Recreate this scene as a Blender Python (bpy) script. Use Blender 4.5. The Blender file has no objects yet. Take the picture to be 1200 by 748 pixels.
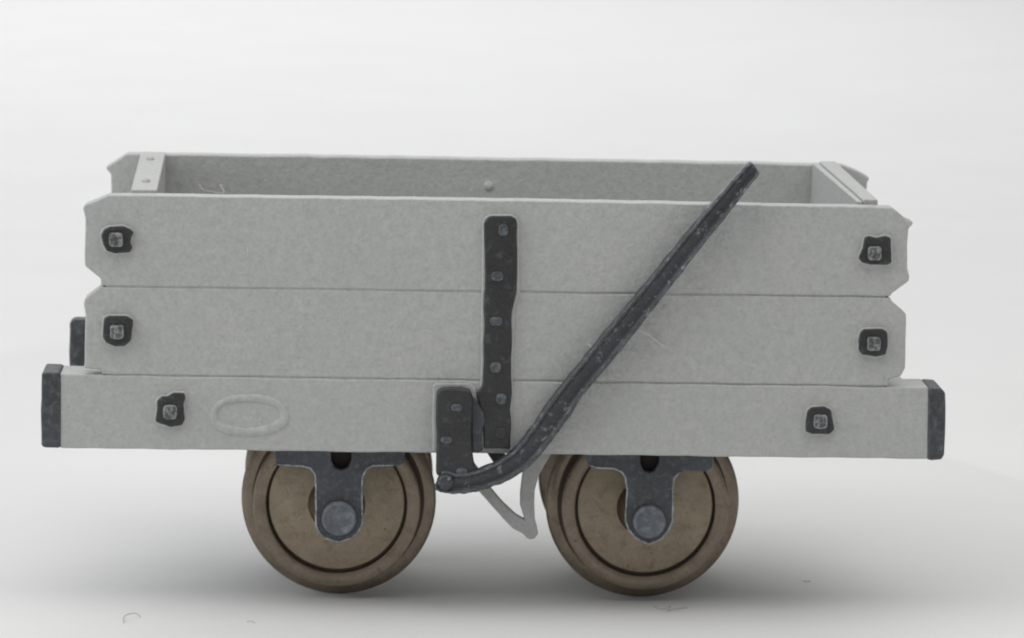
import bpy, bmesh, math, random
from mathutils import Vector, Matrix, noise
random.seed(7)
U = 1e-4                      # one model unit ("mark") = 0.1 mm
R = math.radians
sc = bpy.context.scene
col = sc.collection

# ------------------------------------------------------------------ camera
D = 4550.0                    # distance to the near side of the wagon, in marks
YAW, PITCH, ROLL = 2.70, 8.87, 1.20
def cam_rot():
    y, p, r = R(YAW), R(PITCH), R(ROLL)
    f = Vector((math.sin(y)*math.cos(p), math.cos(y)*math.cos(p), -math.sin(p)))
    rt = Vector((math.cos(y), -math.sin(y), 0))
    up = rt.cross(f)
    rt2 = rt*math.cos(r) + up*math.sin(r)
    up2 = up*math.cos(r) - rt*math.sin(r)
    return rt2, up2, f
RT, UP, FW = cam_rot()
CAM = -D*FW                   # origin: the point of the near plane at the picture centre
def at(px, py, y=0.0):
    """measured point (photo marks) on the upright plane at depth y -> (x, z) in wagon marks"""
    d = FW*D + RT*(px-600) + UP*(374-py)
    t = (y-CAM.y)/d.y
    p = CAM + d*t
    return (p.x, p.z)
W = 450.0                     # width of the wagon
# wheels: flange at depth 140; the ground lies under the flanges
YW = 100.0
wc = [at(397, 591.5, YW), at(755.5, 595, YW)]
RF = 118.3
ZG = (wc[0][1]+wc[1][1])/2 - RF - 0.3
X0 = 0.0
def L(p):                     # marks -> metres, ground at z = 0
    return Vector((p[0]*U, p[1]*U, (p[2]-ZG)*U))

# ------------------------------------------------------------------ materials
def new_mat(name):
    m = bpy.data.materials.new(name); m.use_nodes = True
    nt = m.node_tree; b = nt.nodes['Principled BSDF']
    return m, nt, b
def nz(nt, scale, detail=4, rough=.55, vec=None, dist=0):
    n = nt.nodes.new('ShaderNodeTexNoise'); n.inputs['Scale'].default_value = scale
    n.inputs['Detail'].default_value = detail; n.inputs['Roughness'].default_value = rough
    n.inputs['Distortion'].default_value = dist
    if vec is not None: nt.links.new(vec, n.inputs['Vector'])
    return n.outputs['Fac']
def ramp(nt, fac, stops):
    r = nt.nodes.new('ShaderNodeValToRGB')
    while len(r.color_ramp.elements) < len(stops): r.color_ramp.elements.new(.5)
    for e, (p, c) in zip(r.color_ramp.elements, stops):
        e.position = p; e.color = (*c, 1) if len(c) == 3 else c
    nt.links.new(fac, r.inputs['Fac']); return r.outputs['Color']
def mix(nt, fac, a, b, mode='MIX'):
    m = nt.nodes.new('ShaderNodeMix'); m.data_type = 'RGBA'; m.blend_type = mode
    for s, v in ((m.inputs[0], fac), (m.inputs[6], a), (m.inputs[7], b)):
        if hasattr(v, 'links') or hasattr(v, 'is_linked'): nt.links.new(v, s)
        elif isinstance(v, (int, float)): s.default_value = v
        else: s.default_value = (*v, 1)
    return m.outputs[2]
def bump(nt, b, fac, strength, dist):
    bp = nt.nodes.new('ShaderNodeBump'); bp.inputs['Strength'].default_value = strength
    bp.inputs['Distance'].default_value = dist*U
    nt.links.new(fac, bp.inputs['Height'])
    prev = b.inputs['Normal']
    if prev.is_linked: nt.links.new(prev.links[0].from_socket, bp.inputs['Normal'])
    nt.links.new(bp.outputs['Normal'], b.inputs['Normal'])
def gvec(nt):
    tc = nt.nodes.new('ShaderNodeTexCoord'); mp = nt.nodes.new('ShaderNodeMapping')
    mp.inputs['Scale'].default_value = (1/U/100,)*3        # noise scales are per 100 marks
    nt.links.new(tc.outputs['Object'], mp.inputs['Vector']); return mp.outputs['Vector']
def paint(name, base, var=.075, dust=True, speck=(.36, .36, .35)):
    m, nt, b = new_mat(name); v = gvec(nt)
    c1 = tuple(x*(1-var) for x in base); c2 = tuple(x*(1+var) for x in base)
    c = ramp(nt, nz(nt, 9, 6, .65, v), [(.3, c1), (.7, c2)])
    big = ramp(nt, nz(nt, 1.3, 3, .5, v), [(.35, (.97, .973, .978)), (.65, (1.015, 1.01, 1.0))])
    c = mix(nt, 1.0, c, big, 'MULTIPLY')
    fg = ramp(nt, nz(nt, 21, 3, .7, v), [(.33, (.90, .90, .905)), (.5, (1, 1, 1)), (.68, (1.05, 1.05, 1.04))])
    c = mix(nt, 1.0, c, fg, 'MULTIPLY')
    sp = ramp(nt, nz(nt, 34, 2, .5, v), [(.0, (1, 1, 1)), (.245, (1, 1, 1)), (.30, (0, 0, 0))])
    c = mix(nt, sp, c, speck)
    if dust:
        tc = nt.nodes.new('ShaderNodeTexCoord'); sx = nt.nodes.new('ShaderNodeSeparateXYZ'); nt.links.new(tc.outputs['Object'], sx.inputs[0])
        def mth(op, a, b2=None):
            n = nt.nodes.new('ShaderNodeMath'); n.operation = op
            for q, v2 in enumerate((a, b2)):
                if v2 is None: continue
                if hasattr(v2, 'is_linked'): nt.links.new(v2, n.inputs[q])
                else: n.inputs[q].default_value = v2
            return n.outputs[0]
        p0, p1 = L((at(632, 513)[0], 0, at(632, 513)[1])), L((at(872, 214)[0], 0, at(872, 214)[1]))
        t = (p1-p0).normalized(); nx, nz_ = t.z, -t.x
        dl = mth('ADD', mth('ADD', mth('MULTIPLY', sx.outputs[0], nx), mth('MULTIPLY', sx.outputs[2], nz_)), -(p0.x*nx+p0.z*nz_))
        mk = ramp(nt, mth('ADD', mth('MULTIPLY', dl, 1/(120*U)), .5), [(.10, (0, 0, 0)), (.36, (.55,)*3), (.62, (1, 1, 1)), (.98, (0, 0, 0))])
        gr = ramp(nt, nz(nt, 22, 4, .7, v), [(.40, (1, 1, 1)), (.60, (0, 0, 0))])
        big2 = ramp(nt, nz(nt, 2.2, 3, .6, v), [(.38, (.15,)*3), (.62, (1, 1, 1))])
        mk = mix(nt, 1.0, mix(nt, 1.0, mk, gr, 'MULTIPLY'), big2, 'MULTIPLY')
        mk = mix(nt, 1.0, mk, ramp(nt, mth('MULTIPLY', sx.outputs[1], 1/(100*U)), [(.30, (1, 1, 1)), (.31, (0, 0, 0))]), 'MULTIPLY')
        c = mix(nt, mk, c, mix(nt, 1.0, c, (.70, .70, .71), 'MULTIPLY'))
    nt.links.new(c, b.inputs['Base Color'])
    b.inputs['Roughness'].default_value = .45
    b.inputs['Specular IOR Level'].default_value = .5
    bump(nt, b, nz(nt, 7, 5, .6, v), .35, 3.0)
    bump(nt, b, nz(nt, 26, 3, .6, v), .5, 1.3)
    return m
def dark(name, base, light, lo=.52, hi=.68, scale=9, edge=.55, rough=.45, spec=.4):
    m, nt, b = new_mat(name); v = gvec(nt)
    f = nz(nt, scale, 5, .65, v, .3)
    w = ramp(nt, f, [(lo, (0, 0, 0)), (hi, (1, 1, 1))])
    bl = ramp(nt, nz(nt, 1.6, 2, .5, v), [(.45, (0, 0, 0)), (.65, (1, 1, 1))])
    c = mix(nt, bl, base, tuple(q*f_ for q, f_ in zip(base, (1.3, 1.36, 1.45))))
    c = mix(nt, w, c, light)
    g = nt.nodes.new('ShaderNodeNewGeometry')
    bv = nt.nodes.new('ShaderNodeBevel'); bv.samples = 4; bv.inputs['Radius'].default_value = 4.2*U
    dp = nt.nodes.new('ShaderNodeVectorMath'); dp.operation = 'DOT_PRODUCT'
    nt.links.new(g.outputs['Normal'], dp.inputs[0]); nt.links.new(bv.outputs['Normal'], dp.inputs[1])
    e = ramp(nt, dp.outputs['Value'], [(.80, (edge,)*3), (.975, (0, 0, 0))])
    f2 = ramp(nt, nz(nt, 14, 3, .6, v), [(.35, (.15,)*3), (.6, (1, 1, 1))])
    e = mix(nt, 1.0, e, f2, 'MULTIPLY')
    c = mix(nt, e, c, tuple(min(1, x*1.5) for x in light))
    nt.links.new(c, b.inputs['Base Color'])
    b.inputs['Roughness'].default_value = rough
    b.inputs['Specular IOR Level'].default_value = spec
    bump(nt, b, nz(nt, 16, 4, .6, v), .5, 2.2)
    return m
def wheelmat(name, base, stain, rust, rough=.5):
    m, nt, b = new_mat(name); v = gvec(nt)
    c = ramp(nt, nz(nt, 4, 5, .6, v), [(.3, tuple(x*.85 for x in base)), (.7, tuple(x*1.12 for x in base))])
    s = ramp(nt, nz(nt, 6, 6, .7, v, .5), [(.52, (0, 0, 0)), (.72, (.8,)*3)])
    c = mix(nt, s, c, rust)
    s2 = ramp(nt, nz(nt, 15, 4, .6, v), [(.24, (1, 1, 1)), (.34, (0, 0, 0))])
    c = mix(nt, s2, c, stain)
    nt.links.new(c, b.inputs['Base Color'])
    fine = ramp(nt, nz(nt, 28, 4, .7, v), [(.35, (.90, .895, .89)), (.65, (1.07, 1.07, 1.07))])
    c = mix(nt, 1.0, c, fine, 'MULTIPLY')
    g = nt.nodes.new('ShaderNodeNewGeometry'); bv = nt.nodes.new('ShaderNodeBevel'); bv.samples = 4; bv.inputs['Radius'].default_value = 3.6*U
    dp = nt.nodes.new('ShaderNodeVectorMath'); dp.operation = 'DOT_PRODUCT'
    nt.links.new(g.outputs['Normal'], dp.inputs[0]); nt.links.new(bv.outputs['Normal'], dp.inputs[1])
    e = ramp(nt, dp.outputs['Value'], [(.82, (.75,)*3), (.98, (0, 0, 0))])
    e = mix(nt, 1.0, e, ramp(nt, nz(nt, 9, 4, .7, v), [(.28, (0, 0, 0)), (.50, (1, 1, 1))]), 'MULTIPLY')
    c = mix(nt, e, c, tuple(min(.6, x*2.1) for x in base))  # lighter edges: wear, plus rim highlights painted into the colour
    nt.links.new(c, b.inputs['Base Color'])
    b.inputs['Roughness'].default_value = rough; b.inputs['Metallic'].default_value = .5
    bump(nt, b, nz(nt, 20, 4, .6, v), .22, .8)
    return m
M = {
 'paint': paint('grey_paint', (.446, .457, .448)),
 'hanger_grey': paint('hanger_grey_paint', (.33, .335, .33), dust=False),  # darker grey than the planks, brake hanger only
 'iron': dark('dark_iron_paint', (.024, .0235, .024), (.085, .092, .10), .55, .78, 10, .7, .36, .5),
 'nut': dark('worn_nut_paint', (.07, .071, .073), (.30, .305, .305), .46, .62, 20, 1.0),
 'rivet': dark('worn_rivet_paint', (.055, .059, .064), (.14, .152, .162), .46, .62, 18, .6),
 'lever': dark('worn_lever_paint', (.034, .036, .040), (.26, .275, .29), .575, .71, 11, 1.0, .32, .6),
 'guard': dark('axle_guard_paint', (.052, .056, .062), (.115, .125, .138), .50, .74, 14, .9, .42),
 'lip': dark('worn_edge_paint', (.12, .13, .145), (.36, .38, .40), .44, .60, 12, .5, .45),
 'cap': dark('end_cap_paint', (.048, .050, .054), (.13, .145, .155), .48, .74, 12, .8, .5),
 'bolt': dark('axle_bolt_paint', (.105, .118, .135), (.19, .21, .232), .46, .70, 12, .8, .4),
 'disc': wheelmat('wheel_disc_metal', (.315, .265, .192), (.08, .055, .035), (.20, .135, .08), .5),
 'rim': wheelmat('wheel_rim_metal', (.225, .186, .142), (.06, .045, .034), (.15, .10, .07), .30),
 'groove_shade': wheelmat('wheel_groove_shade', (.11, .08, .06), (.03, .02, .015), (.10, .06, .04), .7),  # recess shade painted into the colour of groove and tread
 'notch_shade': wheelmat('dark_notch_shade', (.03, .026, .024), (.01, .01, .01), (.05, .035, .025), .7),  # near-black colour standing for shade in the axle guard notch
 'boss': wheelmat('wheel_boss_brown', (.12, .085, .055), (.03, .02, .015), (.16, .10, .06), .6),  # brown, darker than the wheel disc
}
def simple(name, c, rough=.7):
    m, nt, b = new_mat(name); b.inputs['Base Color'].default_value = (*c, 1)
    b.inputs['Roughness'].default_value = rough; return m
M['pale_fibre'] = simple('pale_fibre', (.62, .60, .54))
M['dark_fibre'] = simple('grey_fibre', (.45, .44, .43))
def paper():
    m, nt, b = new_mat('white_paper'); v = gvec(nt)
    c = ramp(nt, nz(nt, .25, 3, .5, v), [(.3, (.835, .835, .83)), (.7, (.86, .86, .858))])
    nt.links.new(c, b.inputs['Base Color']); b.inputs['Roughness'].default_value = .85
    b.inputs['Specular IOR Level'].default_value = .1
    bump(nt, b, nz(nt, 12, 4, .6, v), .12, 1.0)
    return m
M['paper'] = paper()

# ------------------------------------------------------------------ builders
def link(name, me, mat, parent=None, bevel=0, seg=2, smooth=True):
    o = bpy.data.objects.new(name, me); col.objects.link(o)
    me.materials.append(mat)
    for p in me.polygons: p.use_smooth = smooth
    if parent is not None: o.parent = parent
    if bevel:
        b = o.modifiers.new('bevel', 'BEVEL'); b.width = bevel*U; b.segments = seg
        b.limit_method = 'ANGLE'; b.angle_limit = R(28); b.harden_normals = True
    return o
def wobble(pts, step=22, amp=.7, seed=0):
    out = []
    n = len(pts)
    for i in range(n):
        a, b = Vector(pts[i]), Vector(pts[(i+1) % n])
        d = (b-a).length; k = max(1, int(d/step))
        nr = Vector((-(b-a).y, (b-a).x)).normalized() if d > 0 else Vector((0, 0))
        for j in range(k):
            p = a.lerp(b, j/k)
            if j: p = p + nr*amp*noise.noise(Vector((p.x*.03, p.y*.03, seed*7.7)))*1.6
            out.append((p.x, p.y))
    return out
def slab(name, pts, y0, y1, mat, parent, bevel=1.5, seg=2, amp=.7, step=22, seed=0):
    """outline in (x, z), extruded from depth y0 (near) to y1 (far)"""
    if amp: pts = wobble(pts, step, amp, seed)
    area = sum(pts[i][0]*pts[(i+1) % len(pts)][1]-pts[(i+1) % len(pts)][0]*pts[i][1] for i in range(len(pts)))
    if area < 0: pts = pts[::-1]
    bm = bmesh.new()
    f = [bm.verts.new(L((x, y0, z))) for x, z in pts]
    k = [bm.verts.new(L((x, y1, z))) for x, z in pts]
    bm.faces.new(f); bm.faces.new(k[::-1])
    n = len(pts)
    for i in range(n): bm.faces.new((f[(i+1) % n], f[i], k[i], k[(i+1) % n]))
    bmesh.ops.recalc_face_normals(bm, faces=bm.faces)
    me = bpy.data.meshes.new(name); bm.to_mesh(me); bm.free()
    return link(name, me, mat, parent, bevel, seg)
def P(lst, y): return [at(a, b, y) for a, b in lst]
def box(name, x0, x1, y0, y1, z0, z1, mat, parent, bevel=1.5):
    return slab(name, [(x0, z0), (x1, z0), (x1, z1), (x0, z1)], y0, y1, mat, parent, bevel, amp=0)
def hexa(name, bot, top, z0, z1, mat, parent, bevel=1.5):
    """plan outline (x, y) with own heights"""
    bm = bmesh.new(); n = len(bot)
    a = [bm.verts.new(L((x, y, z0))) for x, y in bot]; b = [bm.verts.new(L((x, y, z1))) for x, y in top]
    bm.faces.new(a); bm.faces.new(b)
    for i in range(n): bm.faces.new((a[i], a[(i+1) % n], b[(i+1) % n], b[i]))
    bmesh.ops.recalc_face_normals(bm, faces=bm.faces)
    me = bpy.data.meshes.new(name); bm.to_mesh(me); bm.free()
    return link(name, me, mat, parent, bevel)
def lathe(name, prof, cx, cz, mat, parent, n=96, bevel=0, sgn=1, y0=0):
    """profile [(r, y)] revolved about the y axis through (cx, cz)"""
    bm = bmesh.new(); rings = []
    for r, y in prof:
        yy = y0+sgn*y
        if r < 1e-6: rings.append([bm.verts.new(L((cx, yy, cz)))])
        else: rings.append([bm.verts.new(L((cx+r*math.cos(2*math.pi*i/n), yy, cz+r*math.sin(2*math.pi*i/n)))) for i in range(n)])
    for a, b in zip(rings, rings[1:]):
        for i in range(n):
            j = (i+1) % n
            if len(a) == 1 and len(b) == 1: continue
            if len(a) == 1: bm.faces.new((a[0], b[i], b[j]))
            elif len(b) == 1: bm.faces.new((a[i], a[j], b[0]))
            else: bm.faces.new((a[i], a[j], b[j], b[i]))
    bmesh.ops.recalc_face_normals(bm, faces=bm.faces)
    me = bpy.data.meshes.new(name); bm.to_mesh(me); bm.free()
    o = link(name, me, mat, parent)
    if bevel:
        b = o.modifiers.new('bevel', 'BEVEL'); b.width = bevel*U; b.segments = 2
        b.limit_method = 'ANGLE'; b.angle_limit = R(35); b.harden_normals = True
    return o
def catmull(pts, n=12):
    out = []
    q = [pts[0]]+list(pts)+[pts[-1]]
    for i in range(1, len(q)-2):
        p0, p1, p2, p3 = [Vector(v) for v in q[i-1:i+3]]
        for j in range(n):
            t = j/n
            out.append(.5*((2*p1)+(-p0+p2)*t+(2*p0-5*p1+4*p2-p3)*t*t+(-p0+3*p1-3*p2+p3)*t**3))
    out.append(Vector(q[-2])); return out
def sweep(name, pts, section, mat, parent, closed=False, seed=0, jit=0):
    """pts: list of (x, y, z, halfwidth); section [(u, v)]: u across in the xz plane, v towards the viewer in marks"""
    bm = bmesh.new(); rings = []; n = len(pts)
    for i, p in enumerate(pts):
        a = pts[i-1] if (i or closed) else p
        b = pts[(i+1) % n] if (i < n-1 or closed) else p
        t = Vector((b[0]-a[0], b[2]-a[2])).normalized(); nr = Vector((-t.y, t.x))
        rg = []
        for k, (u, v) in enumerate(section):
            w = p[3]*(1+jit*noise.noise(Vector((i*.33, k*.9+seed, 3.1))))
            vv = v*(1+jit*noise.noise(Vector((i*.4, k*1.3+seed, 9.1))))
            rg.append(bm.verts.new(L((p[0]+nr.x*u*w, p[1]-vv, p[2]+nr.y*u*w))))
        rings.append(rg)
    m = len(section)
    for i in range(n if closed else n-1):
        a, b = rings[i], rings[(i+1) % n]
        for k in range(m): bm.faces.new((a[k], a[(k+1) % m], b[(k+1) % m], b[k]))
    if not closed: bm.faces.new(rings[0]); bm.faces.new(rings[-1])
    bmesh.ops.recalc_face_normals(bm, faces=bm.faces)
    me = bpy.data.meshes.new(name); bm.to_mesh(me); bm.free()
    return link(name, me, mat, parent)
def tube(name, pts, r, mat, parent=None):
    """thin fibre through 3D points, in marks"""
    pts = catmull(pts, 8); bm = bmesh.new(); rings = []
    for i, p in enumerate(pts):
        t = (pts[min(i+1, len(pts)-1)]-pts[max(i-1, 0)]).normalized()
        s = t.cross(Vector((.3, .2, .93))).normalized(); q = t.cross(s)
        rr = r*(.6 if i in (0, len(pts)-1) else 1)
        rings.append([bm.verts.new(L(p+s*rr*math.cos(a)+q*rr*math.sin(a))) for a in [k*math.pi/3 for k in range(6)]])
    for a, b in zip(rings, rings[1:]):
        for k in range(6): bm.faces.new((a[k], a[(k+1) % 6], b[(k+1) % 6], b[k]))
    bm.faces.new(rings[0]); bm.faces.new(rings[-1])
    bmesh.ops.recalc_face_normals(bm, faces=bm.faces)
    me = bpy.data.meshes.new(name); bm.to_mesh(me); bm.free()
    return link(name, me, mat, parent)

# ------------------------------------------------------------------ the wagon
wagon = bpy.data.objects.new('model_wagon', None); col.objects.link(wagon)
wagon.empty_display_size = .01
wagon['label'] = 'small open grey model railway wagon with dark brake lever, standing on white paper'
wagon['category'] = 'model wagon'

G = M['paint']
T = 28.0     # thickness of the side planks
# near side planks, outlines measured on the near plane
up_out = [(127,229.5),(160,229.5),(600,235.5),(1020,243),(1046,244),(1056,252),(1063,258),(1070.5,260.5),(1069,264),(1065,268),
          (1063.5,285),(1063.5,315),(1066,324),(1065,330),(1045,344.5),(1044,347.6),(118,335.1),(118,327),(99.5,312),(99,300),(100,256),(97,244),(100,240.5),(112,236)]
lo_out = [(118,336.3),(1044,349.0),(1045,354),(1062,368),(1062.5,376),(1061.5,420),(1061,432),(1056,441.5),(1050,443),(1042,445.5),(1041,453.2),
          (119,439.5),(118.5,433.5),(98.5,432.5),(99,420),(100,370),(98,357),(99.5,350)]
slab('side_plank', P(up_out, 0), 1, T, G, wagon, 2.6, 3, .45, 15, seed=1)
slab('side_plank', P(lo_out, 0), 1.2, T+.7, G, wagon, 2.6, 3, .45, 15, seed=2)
for (l0, l1) in (((124, 335.8), (1038, 348.3)), ((126, 440.0), (1036, 453.4))):
    slab('joint_strip', P([(l0[0], l0[1]-5), (l1[0], l1[1]-5), (l1[0], l1[1]+5), (l0[0], l0[1]+5)], 0), 2.6, 14, G, wagon, 0, amp=0)
# far side planks
bk_out = [(150,178),(400,181),(570,184),(800,187.5),(984,191),(1000,197),(1012,203.5),(1016,206),(1013,211),(1012,222),(1010,262),(994,276),(160,264),(148,262),(132,252),(131.5,201),(125,194),(133,189)]
slab('side_plank', P(bk_out, W), W-T, W, G, wagon, 2.2, seed=3)
zt, zb = at(600, 341.5)[1], at(600, 447)[1]
xl, xr = at(118, 340)[0], at(1044, 348)[0]
slab('side_plank', [(xl-17, zt-16), (xl, zt-.5), (xr, zt-.5), (xr+17, zt-16), (xr+17, zb+8), (xr, zb+.5), (xl, zb+.5), (xl-17, zb+8)],
     W-T, W, G, wagon, 1.6, seed=4)
# end walls: plan outline of the raised top measured from its four corners
ztop = (at(600, 235.5)[1])+3
def plan(px, py, z):          # where the sight line of a measured point meets height z
    d = FW*D + RT*(px-600) + UP*(374-py); t = (z-CAM.z)/d.z; p = CAM+d*t
    return p.x
zfl = at(600, 447)[1]+18
fx0, fx1 = plan(152, 225, ztop), plan(183.5, 225, ztop)
bx0, bx1 = plan(164, 180, ztop), plan(193.5, 180, ztop)
YF, YB = T+.4, W-T-.4
def lerpx(a, b, y): return a+(b-a)*(y-YF)/(YB-YF)
e = hexa('end_wall', [(fx0, YF), (fx1, YF), (bx1+2, YB), (bx0, YB)], [(fx0, YF), (fx1, YF), (bx1, YB), (bx0, YB)], zfl-60, ztop, G, wagon, 2)
def dome(name, x, y, z, rad, h, mat, par):
    bm = bmesh.new(); rows = []
    for q in range(5):
        a = math.pi/2*q/4; rr_ = rad*math.cos(a); zz = z+h*math.sin(a)
        rows.append([bm.verts.new(L((x+rr_*math.cos(t*math.pi/8), y+1.6*rr_*math.sin(t*math.pi/8), zz))) for t in range(16)] if q < 4 else [bm.verts.new(L((x, y, zz)))])
    for a, b in zip(rows, rows[1:]):
        for t in range(16):
            bm.faces.new((a[t], a[(t+1) % 16], b[(t+1) % 16], b[t]) if len(b) > 1 else (a[t], a[(t+1) % 16], b[0]))
    me = bpy.data.meshes.new(name); bm.to_mesh(me); bm.free(); return link(name, me, mat, par)
for fy, ux in ((.20, .5), (.78, .45)):
    y = YF+(YB-YF)*fy
    dome('pin', lerpx(fx0, bx0, y)*(1-ux)+lerpx(fx1, bx1, y)*ux, y, ztop-.3, 5.5, 4.5, G, e)
gx0, gx1 = plan(1006.5, 237, ztop), plan(1030.5, 237, ztop)
hx0, hx1 = plan(955, 193, ztop), plan(982, 193, ztop)
def wallpart(name, u0, u1, z1, par, far=0):
    f0, f1 = gx0+(gx1-gx0)*u0, gx0+(gx1-gx0)*u1
    b0, b1 = hx0+(hx1-hx0)*u0, hx0+(hx1-hx0)*u1
    return hexa(name, [(f0, YF), (f1, YF), (b1, YB), (b0-far, YB)], [(f0, YF), (f1, YF), (b1, YB), (b0, YB)], zfl-60, z1, G, par, 1.8)
e2 = wallpart('end_wall', .30, 1, ztop+1.5, wagon)
wallpart('lining_board', 0, .28, ztop-1, e2, 4)
# floor
box('floor_board', xl+40, xr-40, 61, W-61, zfl-34, zfl-18, G, wagon)
# small moulding pip on the inside of the far plank, flecks on its top edge
cx, cz = at(573, 218, W-T)
lathe('moulding_pip', [(0, -3.4), (3, -3), (5.5, -1.6), (7, .5)], cx, cz, G, wagon, 24, y0=W-T)

# solebars
SD = 62.0
sole = [(70,438.5),(119,439.8),(560,446.8),(1041,453.8),(1088.5,454.2),(1088.5,538.3),(900,536),(600,532),(300,528.5),(70,525.5)]
slab('solebar', P(sole, 0), 0, SD, G, wagon, 2.2, 3, .7, 18, seed=5)
slab('solebar', [(a, b-9) for a, b in P(sole, 0)], W-SD, W-SD+24, G, wagon, 1.4, seed=6)
xa, xb = at(70, 480)[0], at(1088.5, 490)[0]
zs0, zs1 = at(600, 531)[1]+3, at(600, 447)[1]-3
for x0 in (xa+22, xb-62): box('cross_beam', x0, x0+40, SD+.5, W-SD-.5, zs0, zs1, G, wagon, 2)
lcap = [(49,437.5),(52,436.5),(68,437),(71,439),(71,524),(68,525),(52,524.5),(48.5,522),(47.8,480)]
rcap = [(1088,456),(1091,454.5),(1103,455.5),(1107.5,460),(1108,490),(1106.5,533),(1103,538.5),(1092,539.5),(1086.5,538.5),(1087.5,500)]
slab('end_cap', P(lcap, 0), -1.5, SD+1, M['cap'], wagon, 3.5, 3, .9, 12, 7)
slab('end_cap', P(rcap, 0), -1.5, SD+1, M['cap'], wagon, 3.5, 3, .9, 12, 8)
fx, fz = at(81.5, 374.5, W-SD)
slab('end_cap', [(fx, fz-4), (fx+5, fz), (fx+22, fz), (fx+22, fz-92), (fx, fz-92)], W-SD-1, W-SD+26, M['cap'], wagon, 5, 4, .8, 12, 9)
fx = at(1108, 480)[0]
slab('end_cap', [(fx, fz-4), (fx-5, fz), (fx-22, fz), (fx-22, fz-92), (fx, fz-92)], W-SD-1, W-SD+26, M['cap'], wagon, 5, 4, .8, 12, 9)

# bolt plates: grey plate, dark washer, square nut
def rr(cx, cy, w, h, r=6):
    o = []
    for sx, sy, a0 in ((1, 1, 0), (-1, 1, 90), (-1, -1, 180), (1, -1, 270)):
        for k in range(4):
            a = R(a0+30*k); o.append((cx+sx*(w/2-r)+r*math.cos(a), cy+sy*(h/2-r)+r*math.sin(a)))
    return o
plates = [
 ((136.5,281.5), [(118.5,276),(122,269),(129,266),(145,265.5),(153,269),(157,272.5),(153.5,279),(152.8,286),(156,290),(152,296),(135,297.5),(125,294.5),(121,287)], (136,281)),
 ((138,388), [(122,373),(128,370.5),(148,370.5),(156,375),(154.5,388),(153,400),(146,406),(135,406.5),(124,402),(120.5,395)], (137,389)),
 ((199.5,481.5), [(184,470),(190,464.5),(196,465),(203,460.5),(216,461),(217.5,467),(215,474),(217,492),(213,499),(200,501),(188,497),(182,494),(184,480)], (199.5,483)),
 ((1026,294), [(1013,279),(1018,276.5),(1027,279),(1037,276.5),(1044,279),(1044,289),(1045,308),(1040,311),(1020,310.5),(1010,308),(1006,302),(1011,291)], (1025,297)),
 ((1023,402), [(1008,390),(1012,386),(1034,385.5),(1040,390),(1040.5,406),(1038,416),(1026,418.5),(1010,416),(1006,410),(1006,398)], (1024,403)),
 ((961,493.5), [(946,482),(951,477.5),(966,476.5),(974,481),(976,492),(978,504),(972,509.5),(952,509),(944,506),(944,494)], (961.5,494)),
]
for i, (c, out, nc) in enumerate(plates):
    x, z = at(*c)
    mx, my = sum(p[0] for p in out)/len(out), sum(p[1] for p in out)/len(out)
    base = [(mx-.3+(p[0]-mx)*1.10, my-.8+(p[1]-my)*1.10) for p in out]
    pl = slab('bolt_plate', P(base, 0), -2.6, 3, G, wagon, 2.2, 3, .4, 10, 20+i)
    slab('washer', P(out, -6), -6.5, -2.5, M['iron'], pl, 3.0, 4, .6, 6, 30+i)
    x, z = at(*nc, -8)
    slab('nut', rr(x, z, 16, 16.5, 3.5), -10.2, -4, M['nut'], pl, 2.6, 4, 1.2, 4, 80+i)
# the same on the far side
for (c, out, nc) in plates:
    x, z = at(*c)
    pl = slab('bolt_plate', rr(x, z, 37, 37, 7), W-3, W+3.2, G, wagon, 2, 2, .4, 10)
    slab('washer', rr(x, z, 32, 32, 6), W+2.5, W+6.5, M['iron'], pl, 2.2, 3, .5, 8)
    slab('nut', rr(x, z, 15, 15, 2), W+4, W+11, M['nut'], pl, 1.5, 2, 0)
# oval maker's plate ring on the solebar
ring = []
for k in range(96):
    a = 2*math.pi*k/96; wv = 1+.014*math.sin(3*a+1)+.010*math.sin(5*a)
    ca, sa = math.cos(a), math.sin(a)
    px, py = 291.5+42*wv*math.copysign(abs(ca)**.92, ca), 486.5+20*wv*math.copysign(abs(sa)**.92, sa)
    x, z = at(px, py)
    ring.append((x, 0, z, 5.0+.9*math.sin(a+.4)+.5*math.sin(3*a)))
sweep('oval_plate', ring, [(-1.15, -2), (-1, .3), (-.75, 1.3), (-.3, 2.1), (.3, 2.1), (.75, 1.3), (1, .3), (1.15, -2)], G, wagon, closed=True, seed=4, jit=.0)
for q, (ox, oy, ow) in enumerate(((278, 488, 9), (300, 484, 7), (306, 492, 5))):
    x, z = at(ox, oy)
    lathe('plate_relief', [(0, -.7), (ow*.5, -.5), (ow, .4)], x, z, G, wagon, 20)

# upright strap in the middle of the near side
strap = [(565,262),(567,255),(573,251),(600,251),(606,255),(609,262),(609,345),(604,362),(601,440),(600,529),(562,528.5),(562.5,440),(563.5,380)]
st = slab('side_strap', P(strap, 0), -2.8, 2.5, G, wagon, 2.2, 3, .5, 16, 40)
face = [(567,262),(570,256),(576,253),(599,253),(605,257),(606,264),(605.5,275),(606,300),(605.5,343),(603,352),(600,365),(599,430),(600,460),(597.5,480),(599,500),(598,526.5),(567,526),(566,500),(561,470),(558,462),(566,450),(566.5,400),(568,340),(568,300)]
slab('strap_face', P(face, -5), -6.6, -2, M['iron'], st, 2.2, 3, .9, 10, 41)
for c in ((590,270),(583,324),(581.5,377),(581,431),(587.5,468),(587,508)):
    x, z = at(*c, -9)
    q = 11+abs(c[1]*7 % 5)
    slab('rivet', rr(x, z, q, 24-q+1, 4.5), -8.9, -5, M['rivet'] if c[1] < 500 else M['iron'], st, 2.4, 4, 1.1, 4, c[1])
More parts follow.
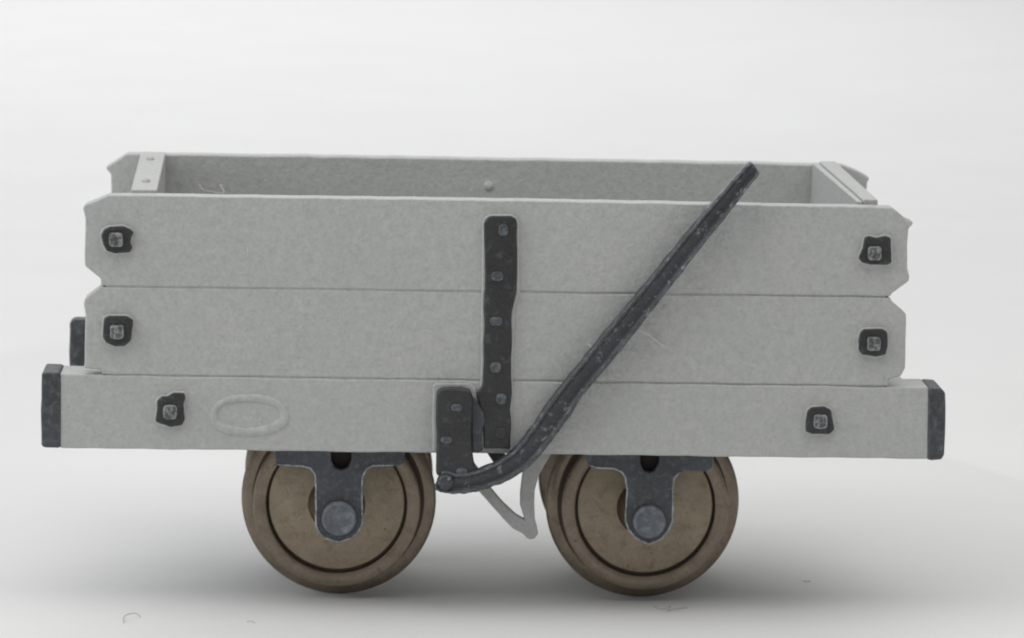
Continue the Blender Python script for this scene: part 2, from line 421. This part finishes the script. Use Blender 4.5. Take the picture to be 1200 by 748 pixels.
# far side strap
slab('side_strap', P(strap, 0), W-2.5, W+5, M['iron'], wagon, 2.4, 2, .5, 16, 40)

# brake gear
brk = [(512,461),(516,457),(540,456),(551,458),(554,466),(553,500),(553.5,528),(556,545),(562,552),(556,562),(520,562),(511,556),(511,500)]
slab('backing_plate', P([(507,451),(512,449),(552,449),(558,455),(560,470),(560,529.5),(507,528.5)], 0), -2.4, 2.4, G, wagon, 2.2, 3, .6, 12, 53)
bk = slab('lever_bracket', P(brk, -18), -20, 0.5, M['iron'], wagon, 4.5, 3, 1.0, 10, 50)
web = [(552,462),(558,470),(567,484),(569,494),(565,506),(564,520),(567,528),(560,530),(552,529.5)]
slab('bracket_web', P(web, -10), -12, -3, M['guard'], bk, 3, 3, .8, 8, 51)
for c in ((535,478),(523,516),(541,553)):
    x, z = at(*c, -21)
    slab('rivet', rr(x, z, 13, 8, 3.8), -21.6, -18, M['rivet'], bk, 1.8, 4, 1.3, 4, c[0])
cl = [(514,562,11),(520,564.5,13.5),(534,567,12.5),(552,565.5,12.2),(570,560.5,12.5),(592,551,13),(612,536.5,13.5),(632,513,14.2),(652,485,15),(672,456.5,13.6),
      (700,423,13.8),(730,386,14),(760,349,13),(790,311.5,12.2),(820,274,11.8),(850,238,11),(870,213.5,10),(882,200,9.5),(886,196.5,7.5)]
pts = catmull([Vector((a, b, w)) for a, b, w in cl], 9)
lv = []
for i, p in enumerate(pts):
    t = i/(len(pts)-1); y = -16-9*t
    x, z = at(p.x, p.y, y-6)
    lv.append((x, y, z, p.z))
sec = [(-1, -7), (-1.02, 3.5), (-.94, 6.6), (-.78, 7), (-.62, 3.4), (-.5, 2.2), (.42, 2.2), (.56, 3.4), (.70, 7), (.90, 6.6), (1.0, 3.5), (1, -7)]
lever = sweep('brake_lever', lv, sec, M['lever'], wagon, seed=2, jit=.10)
x, z = at(522, 565.5, -26)
lathe('pivot_pin', [(0, -7), (7, -6.5), (9.5, -4), (10, 4)], x, z, M['lever'], lever, 28, y0=-22)
vo = [(536,548),(552,566),(563,577.5),(578,594.5),(590,608),(601,619),(612,624.5),(619,631.5),(626,631),(630.5,625),(629,616),(626.5,607),(626,590),(626.5,574),(631,558),(637,546),(646,531),(646,520),
      (620,520),(613.5,545),(611.5,560),(609.5,578),(609.5,592),(613,603),(614.5,608.5),(605,603),(590,589),(578,575),(562,556),(550,546)]
slab('brake_hanger', P(vo, 8), 3, 15, M['hanger_grey'], wagon, 2.2, 3, .6, 9, 60)
vd = [(576,573.5),(592,590.5),(604,602),(614,608.3),(615.5,611),(611,609.5),(600,604.5),(588,593),(574,577)]
ln = [(566,524),(588,524),(598,545),(590,552),(580,544),(572,532)]
slab('brake_link', P(ln, 30), 22, 34, M['guard'], wagon, 2, 2, .6, 9, 61)

# running gear
ga = [(322,524),(322,543),(326,546),(355,547.5),(364,550),(369.5,557),(370.5,575),(370.5,618),(374,626),(381,632),(397,637),(412,632),(420,624),(424.5,615),(424,575),(425,560),(430,551),(437,547),(468,546.5),(474,543),(474.5,524),
      (412,524),(411.5,540),(408,548),(400,551.5),(392,548),(388.5,540),(388,524)]
gb = [(686,526),(687,541),(691,547),(700,549.5),(720,550.5),(729,554.5),(733,561),(735,575),(733,612),(737,622),(745,631.5),(760,639.5),(775,633),(783,623),(788,612),(788.5,575),(790,562),(796,555),(803,552.5),(829,553),(835,549),(836.5,529),
      (773,528),(772,544),(768,551),(761,554.5),(754,551),(751,544),(750,527)]
hubs = [((397.3, 608), 20.3), ((761, 612), 19.3)]
YH = 22.0
for out, (hc, hr), sd in ((ga, hubs[0], 70), (gb, hubs[1], 71)):
    g = slab('axle_guard', P(out, YH), YH, YH+11, M['guard'], wagon, 2.4, 3, .6, 9, sd)
    raw = P(out[2:19], YH-1); ins = []
    for a_, b_ in zip(raw, raw[1:]):
        nn = max(1, int(math.dist(a_, b_)/6))
        ins += [(a_[0]+(b_[0]-a_[0])*q/nn+random.uniform(-.3, .3), a_[1]+(b_[1]-a_[1])*q/nn) for q in range(nn)]
    lp = [(p[0], YH, p[1]+1.2, 1.1) for p in ins]
    sweep('raised_edge', lp, [(-1, -1), (-1, .6), (0, 1.2), (1, .6), (1, -1)], M['lip'], g, seed=sd, jit=.5)
    x, z = at(*hc, YH-7)
    prof = [(0, -8), (hr-5.5, -8), (hr-4, -9.6), (hr-1.5, -9.6), (hr, -8), (hr, 1)]
    lathe('axle_bolt', prof, x, z, M['bolt'], g, 48, y0=YH)
    bxx, bzz = at(hc[0], 556 if sd == 70 else 560, YH+14)
    slab('notch_shade_block', [(bxx-17, bzz), (bxx+17, bzz), (bxx+17, bzz+40), (bxx-17, bzz+40)], YH+14, YH+40, M['notch_shade'], g, 2, 2, 0)  # dark block added behind the notch to paint its shaded cavity
    g = slab('axle_guard', P(out, YH), W-YH-11, W-YH, M['guard'], wagon, 2.4, 3, .6, 9, sd)
    lathe('axle_bolt', prof, x, z, M['bolt'], g, 48, y0=W-YH, sgn=-1)
k = 1/.978
disc = [(0, 1.5), (78.6*k, 1.5), (80*k, 2.5), (80.3*k, 12)]
rim = [(83.4*k, 12), (82.8*k, 2.2), (83.2*k, .7), (84.4*k, 0), (97*k, 0), (98.4*k, .9), (98.9*k, 2.5), (98.8*k, 9), (96*k, 9.5)]
tread = [(96.5*k, 9), (97.2*k, 24), (98.5*k, 30), (100.5*k, 32.5), (103*k, 33.2)]
flange = [(102*k, 32.5), (106*k, 32.8), (112*k, 34), (RF-.8, 36), (RF, 38), (RF-.6, 40.5), (RF-4, 42.5), (84*k, 42.5)]
back = [(84.1*k, 38), (30, 38), (28, 54), (0, 54)]
boss = [(0, -16), (26, -16), (30, -14), (32.5, -3), (35, 2.5)]
def turned(me, cx, yc, ang):
    c = L((cx, yc, 0)); c.z = 0
    me.transform(Matrix.Translation(c) @ Matrix.Rotation(R(ang), 4, 'Z') @ Matrix.Translation(-c))
for ci, c in enumerate(wc):
    cx, cz = c[0], ZG+RF+.2
    for sgn, y0 in ((1, YW), (-1, W-YW)):
        w = lathe('wheel', disc+[(80.3*k, 14), (0, 14)], cx, cz+1.8, M['disc'], wagon, 128, sgn=sgn, y0=y0)  # disc off-centre, so the painted groove shade is wider below
        ps = [w, lathe('wheel_rim', rim, cx, cz, M['rim'], w, 160, sgn=sgn, y0=y0),
              lathe('tread', tread, cx, cz, M['groove_shade'], w, 160, sgn=sgn, y0=y0),
              lathe('flange', flange, cx, cz, M['rim'], w, 160, sgn=sgn, y0=y0),
              lathe('wheel_groove', [(78*k, 7), (86*k, 7), (86*k, 9), (78*k, 9), (78*k, 7)], cx, cz, M['groove_shade'], w, 96, sgn=sgn, y0=y0),
              lathe('wheel_boss', boss, cx, cz, M['boss'], w, 64, sgn=sgn, y0=y0),
              lathe('wheel_back', back, cx, cz, M['disc'], w, 96, sgn=sgn, y0=y0)]
        for o in ps: turned(o.data, cx, y0+sgn*40, -4.0 if ci == 0 else 1.0)
    lathe('axle', [(0, 0), (11, 0), (11, 1), (11, W-2*YH-5), (11, W-2*YH-4), (0, W-2*YH-4)], cx, cz, M['rim'], wagon, 32, y0=YH+2)

# ------------------------------------------------------------------ lint
def fibre(label, pts, r, mat, group=None):
    o = tube('lint_fibre', [Vector(p) for p in pts], r, mat)
    o['label'] = label; o['category'] = 'lint'; 
    return o
def gpt(px, py, h=1.0):       # sight line meets the ground
    d = FW*D + RT*(px-600) + UP*(374-py); t = (ZG+h-CAM.z)/d.z; p = CAM+d*t
    return (p.x, p.y, p.z)
def spt(px, py, y):
    x, z = at(px, py, y); return (x, y, z)
fibre('short curled grey hair lying on the white paper left of the wheels', [gpt(145, 730), gpt(145, 724, 3), gpt(150, 720, 5), gpt(159, 719, 5), gpt(165, 723)], .55, M['dark_fibre'])
fibre('tangle of fine grey hair lying on the paper below the right wheel', [gpt(766, 711), gpt(776, 714, 3), gpt(786, 711, 4), gpt(782, 716, 2), gpt(790, 714, 3), gpt(806, 712)], .5, M['dark_fibre'])
fibre('tiny dark speck of hair on the paper right of the right wheel', [gpt(941, 681), gpt(945, 681.5, 2), gpt(950, 681)], .5, M['dark_fibre'])
fibre('tiny faint hair on the paper below the left wheel', [gpt(289, 729), gpt(294, 728, 2), gpt(299, 730)], .4, M['dark_fibre'])
fibre('pale straight hair sticking out to the right from behind the brake lever', [spt(748, 387, -10), spt(760, 393, -9), spt(779, 407, -5)], .6, M['pale_fibre'])
fibre('short pale hair sticking out to the left of the brake lever', [spt(700, 411, -8), spt(694, 407, -8), spt(688, 403, -4)], .55, M['pale_fibre'])
fibre('pale curled hair lying inside the wagon near its left end', [spt(233, 216, W-T-40), spt(237, 222, W-T-44), spt(243, 224, W-T-48), spt(262, 226, W-T-44), spt(258, 217, W-T-36), spt(264, 219, W-T-34)], .7, M['pale_fibre'])
fibre('pale wisp of hair on the front of the upper plank near its left end', [spt(289, 290, -.2), spt(290.5, 295, -1.5), spt(289.5, 301, -.2)], .45, M['pale_fibre'])

# ------------------------------------------------------------------ paper sweep
bm = bmesh.new(); prof = []
y1, Rc = 10500.0, 3000.0
prof = [(-7000, 0), (-2500, 0), (-500, 0), (600, 0), (y1, 0)]
for i in range(1, 25):
    a = math.pi/2*i/24; prof.append((y1+Rc*math.sin(a), Rc*(1-math.cos(a))))
prof.append((y1+Rc, 9000))
rows = [[bm.verts.new(Vector((x*U, y*U, z*U))) for x in range(-9000, 9001, 1000)] for y, z in prof]
for a, b in zip(rows, rows[1:]):
    for i in range(len(a)-1): bm.faces.new((a[i], a[i+1], b[i+1], b[i]))
bmesh.ops.recalc_face_normals(bm, faces=bm.faces)
me = bpy.data.meshes.new('backdrop'); bm.to_mesh(me); bm.free()
bd = link('backdrop', me, M['paper']); bd['kind'] = 'structure'

# ------------------------------------------------------------------ light
w = bpy.data.worlds.new('World'); sc.world = w; w.use_nodes = True
bgn = w.node_tree.nodes['Background']
bgn.inputs['Color'].default_value = (.98, .985, 1.0, 1); bgn.inputs['Strength'].default_value = .255
def area(name, loc, tgt, size, power, color):
    l = bpy.data.lights.new(name, 'AREA'); l.shape = 'RECTANGLE'; l.size = size[0]*U; l.size_y = size[1]*U
    l.energy = power; l.color = color
    o = bpy.data.objects.new(name, l); col.objects.link(o)
    o.location = Vector(loc)*U
    o.rotation_euler = (Vector(tgt)*U-o.location).to_track_quat('-Z', 'Y').to_euler()
    return o
area('softbox_lamp', (-300, 60, 3200), (-300, 60, 0), (9000, 2100), .26, (1, .985, .96))
area('front_softbox_lamp', (-300, -1050, 3200), (-300, -1050, 0), (7600, 2500), 1.02, (1, .982, .955))
area('left_lamp', (-5200, -1100, 2500), (0, 0, 200), (3800, 3000), .92, (.92, .96, 1))  # cool area light from the left
area('rear_fill_lamp', (-1200, 3000, 4500), (-1200, 3000, 0), (9000, 3000), .64, (1, 1, 1))  # added fill, brightens the paper behind the wagon
area('far_fill_lamp', (-1800, 9100, 4500), (-1800, 9100, 0), (11000, 9200), 3.65, (1, 1, 1))  # added fill, lifts the far part of the backdrop

# ------------------------------------------------------------------ camera object
cd = bpy.data.cameras.new('camera'); co = bpy.data.objects.new('camera', cd); col.objects.link(co)
cd.sensor_width = 36; cd.lens = 36*D/1200
m = Matrix((( RT.x, UP.x, -FW.x), (RT.y, UP.y, -FW.y), (RT.z, UP.z, -FW.z))).to_4x4()
m.translation = L(CAM)
co.matrix_world = m
cd.clip_start = .01; cd.clip_end = 50
cd.dof.use_dof = True; cd.dof.focus_distance = D*U; cd.dof.aperture_fstop = 60
sc.camera = co
sc.view_settings.view_transform = 'Standard'; sc.view_settings.look = 'None'
sc.view_settings.exposure = 0; sc.view_settings.gamma = 1
sc.cycles.filter_width = 2.0
if __import__('os').environ.get('DBG'):
    def proj(x, y, z):
        v = Vector((x, y, z))-CAM; return (600+D*v.dot(RT)/v.dot(FW), 374-D*v.dot(UP)/v.dot(FW))
    yv = Vector((0, 1, 0)); print('VP', 600+D*yv.dot(RT)/yv.dot(FW), 374-D*yv.dot(UP)/yv.dot(FW))
    z = at(600, 341)[1]; a, b = proj(-480, 0, z), proj(480, 0, z); print('slope', math.degrees(math.atan2(b[1]-a[1], b[0]-a[0])))
    print('wheels z', wc, 'ztop', ztop, at(120,229.5), at(1046,244), at(70,525), at(1088,538))
